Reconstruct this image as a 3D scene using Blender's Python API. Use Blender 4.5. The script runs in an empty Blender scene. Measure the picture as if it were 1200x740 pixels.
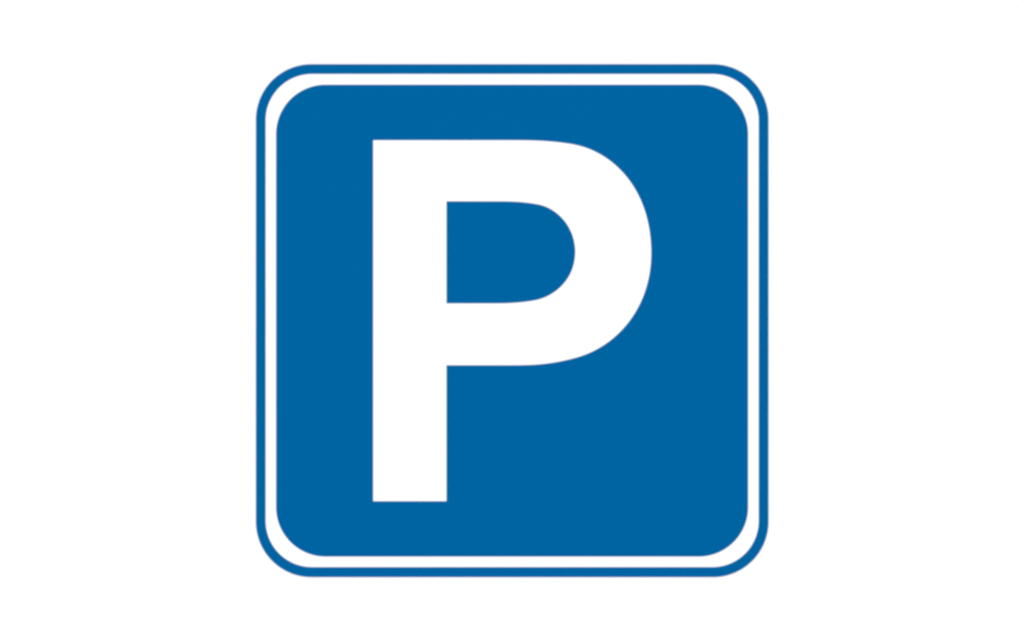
import bpy, bmesh, math
from mathutils import Vector
from mathutils.geometry import tessellate_polygon

S = bpy.context.scene
COL = S.collection

# ---------------------------------------------------------------- camera
DIST = 4.0                       # metres from lens to the face of the sign
CZ = 1.5                         # height of the optical axis above the ground
cam_d = bpy.data.cameras.new('camera')
cam_d.sensor_fit = 'HORIZONTAL'; cam_d.sensor_width = 36.0
cam_d.lens = 36.0 * DIST / 1.2   # a 1.2 m wide field at the sign
cam_d.clip_start = 0.05; cam_d.clip_end = 200
cam = bpy.data.objects.new('camera', cam_d); COL.objects.link(cam)
cam.location = (0, -DIST, CZ); cam.rotation_euler = (math.radians(90), 0, 0)
S.camera = cam

# ---------------------------------------------------------------- world: even white studio surround
W = bpy.data.worlds.new('World'); S.world = W; W.use_nodes = True
bg = W.node_tree.nodes['Background']
bg.inputs['Color'].default_value = (1, 1, 1, 1); bg.inputs['Strength'].default_value = 0.45

# ---------------------------------------------------------------- lamp: one large softbox square on to the sign
ld = bpy.data.lights.new('softbox', 'AREA'); ld.shape = 'SQUARE'; ld.size = 3.0
ld.energy = 720.0; ld.color = (1, 1, 1)
lo = bpy.data.objects.new('softbox', ld); COL.objects.link(lo)
lo.location = (-0.5, -9.0, CZ + 0.9)
lo.rotation_euler = (Vector((0, 0, CZ)) - lo.location).to_track_quat('-Z', 'Y').to_euler()

# ---------------------------------------------------------------- exposure
S.view_settings.view_transform = 'Standard'; S.view_settings.look = 'None'
S.view_settings.exposure = 0.0; S.view_settings.gamma = 1.0
S.view_settings.use_curve_mapping = False
S.cycles.filter_width = 2.8

# ---------------------------------------------------------------- materials
def material(name, colour, rough, spec, grain, grain_scale):
    m = bpy.data.materials.new(name); m.use_nodes = True
    nt = m.node_tree; b = nt.nodes['Principled BSDF']
    b.inputs['Roughness'].default_value = rough
    b.inputs['Specular IOR Level'].default_value = spec
    tc = nt.nodes.new('ShaderNodeTexCoord')
    n = nt.nodes.new('ShaderNodeTexNoise'); n.inputs['Scale'].default_value = grain_scale
    n.inputs['Detail'].default_value = 3
    r = nt.nodes.new('ShaderNodeMapRange')
    r.inputs['To Min'].default_value = 1 - grain; r.inputs['To Max'].default_value = 1 + grain
    mul = nt.nodes.new('ShaderNodeVectorMath'); mul.operation = 'SCALE'
    mul.inputs[0].default_value = colour
    nt.links.new(tc.outputs['Object'], n.inputs['Vector'])
    nt.links.new(n.outputs[0], r.inputs['Value'])
    nt.links.new(r.outputs[0], mul.inputs['Scale'])
    nt.links.new(mul.outputs[0], b.inputs['Base Color'])
    return m

BLUE = material('blue_film', (0.0, 0.0983, 0.2800), 0.9, 0.0, 0.006, 5.0)
WHITE = material('white_film', (0.82, 0.82, 0.82), 0.9, 0.0, 0.003, 5.0)
WALLM = material('white_painted_board', (0.82, 0.82, 0.82), 0.95, 0.0, 0.003, 3.0)
ALU = material('aluminium_sheet', (0.62, 0.63, 0.64), 0.5, 0.4, 0.01, 20.0)

# ---------------------------------------------------------------- shape helpers
def w(px, py):                   # drawing units (1 unit = 1 mm) to metres on the sign
    return ((px - 600) / 1000.0, (370 - py) / 1000.0 + CZ)

def prism(name, loops, y_front, y_back, mat, parent=None, back=True):
    """Extrude a polygon (first loop outer, the others holes) from y_front back to y_back."""
    bm = bmesh.new()
    pts = [[Vector((x, z, 0)) for x, z in lp] for lp in loops]
    tris = tessellate_polygon(pts)
    flat = [p for lp in pts for p in lp]
    vf = [bm.verts.new((p.x, y_front, p.y)) for p in flat]
    vb = [bm.verts.new((p.x, y_back, p.y)) for p in flat]
    for a, b, c in tris:
        bm.faces.new((vf[a], vf[b], vf[c]))
        if back: bm.faces.new((vb[c], vb[b], vb[a]))
    k = 0
    for lp in pts:
        n = len(lp)
        for i in range(n):
            j = (i + 1) % n
            bm.faces.new((vf[k + i], vf[k + j], vb[k + j], vb[k + i]))
        k += n
    bmesh.ops.recalc_face_normals(bm, faces=bm.faces)
    me = bpy.data.meshes.new(name); bm.to_mesh(me); bm.free()
    me.materials.append(mat)
    o = bpy.data.objects.new(name, me); COL.objects.link(o)
    if parent:
        o.parent = parent
        o.matrix_parent_inverse = parent.matrix_basis.inverted()
    return o

def rrect(x0, y0, x1, y1, r, n=32):
    out = []
    for cx, cy, a0 in ((x1 - r, y0 + r, -90), (x1 - r, y1 - r, 0), (x0 + r, y1 - r, 90), (x0 + r, y0 + r, 180)):
        for i in range(n + 1):
            a = math.radians(a0 + 90 * i / n)
            out.append(w(cx + r * math.cos(a), cy + r * math.sin(a)))
    return out

def bez(P, n=48):                # points of one cubic, without its last point
    out = []
    for i in range(n):
        t = i / n; s = 1 - t
        out.append(tuple(s**3*P[0][k] + 3*s*s*t*P[1][k] + 3*s*t*t*P[2][k] + t**3*P[3][k] for k in (0, 1)))
    return out

def chain(p):                    # p = 7 control points -> two joined cubics
    return bez(p[:4]) + bez(p[3:])

def fair(pts, step=1.0, passes=40):   # even spacing, then soften the joins between cubics
    ev = [pts[0]]; need = step
    for a, b in zip(pts, pts[1:]):
        L = math.dist(a, b); pos = 0.0
        while L - pos >= need > 0:
            pos += need; need = step
            ev.append((a[0] + (b[0]-a[0])*pos/L, a[1] + (b[1]-a[1])*pos/L))
        need -= L - pos
    ev.append(pts[-1])
    for _ in range(passes):
        ev = [ev[0]] + [tuple((a[k] + 2*b[k] + c[k]) / 4 for k in (0, 1)) for a, b, c in zip(ev, ev[1:], ev[2:])] + [ev[-1]]
    return ev

# ---------------------------------------------------------------- background
bd = prism('backdrop', [[(-6, -0.5), (6, -0.5), (6, 4.5), (-6, 4.5)]], 0.0, 0.03, WALLM)
bd['kind'] = 'structure'

# ---------------------------------------------------------------- the sign
sign = bpy.data.objects.new('parking_sign', None); COL.objects.link(sign)
sign.location = (0, 0, CZ - 0.306); sign.empty_display_size = 0.1
sign['label'] = 'square blue parking sign with rounded corners, white inner border and a white letter P'
sign['category'] = 'sign'

PLATE = -0.0020                  # front of the aluminium plate
prism('plate', [rrect(300.6, 76.2, 899.8, 675.8, 64.4)], PLATE, -0.0002, ALU, sign)
prism('white_border', [rrect(300.4, 76.0, 900.0, 676.0, 64.6)], PLATE - 0.0003, PLATE, WHITE, sign)
prism('blue_border', [rrect(300.0, 75.6, 900.4, 676.4, 65.0), rrect(311.5, 87.2, 888.9, 664.6, 54.2)],
      PLATE - 0.0005, PLATE + 0.0003, BLUE, sign)
prism('panel', [rrect(323.6, 99.6, 876.6, 652.4, 58.0)], PLATE - 0.0005, PLATE - 0.0002, BLUE, sign)

up = chain([(592.0, 164.8), (624.0, 164.8), (641.0, 164.9), (668.5, 169.0), (715.6, 176.0), (763.0, 219.4), (763.0, 297.0)])
dn = chain([(587.8, 428.2), (622.3, 428.2), (640.6, 428.4), (674.0, 419.6), (723.2, 406.7), (763.0, 360.4), (763.0, 297.0)])
iu = chain([(576.0, 236.2), (600.0, 236.2), (612.0, 236.3), (631.5, 239.9), (650.8, 243.5), (674.2, 264.1), (674.2, 295.5)])
di = chain([(578.0, 355.9), (598.0, 355.9), (608.0, 355.3), (626.0, 352.5), (646.4, 349.3), (674.2, 330.5), (674.2, 295.5)])
outer = [(437.5, 164.8)] + fair(up + [(763.1, 297.0)] + dn[::-1]) + [(523.2, 428.2), (523.2, 587.4), (437.5, 587.4)]
inner = [(523.2, 236.2)] + fair(iu + [(674.4, 295.5)] + di[::-1], passes=30) + [(523.2, 355.9)]
prism('letter', [[w(*p) for p in outer], [w(*p) for p in inner]], PLATE - 0.0007, PLATE - 0.0004, WHITE, sign)
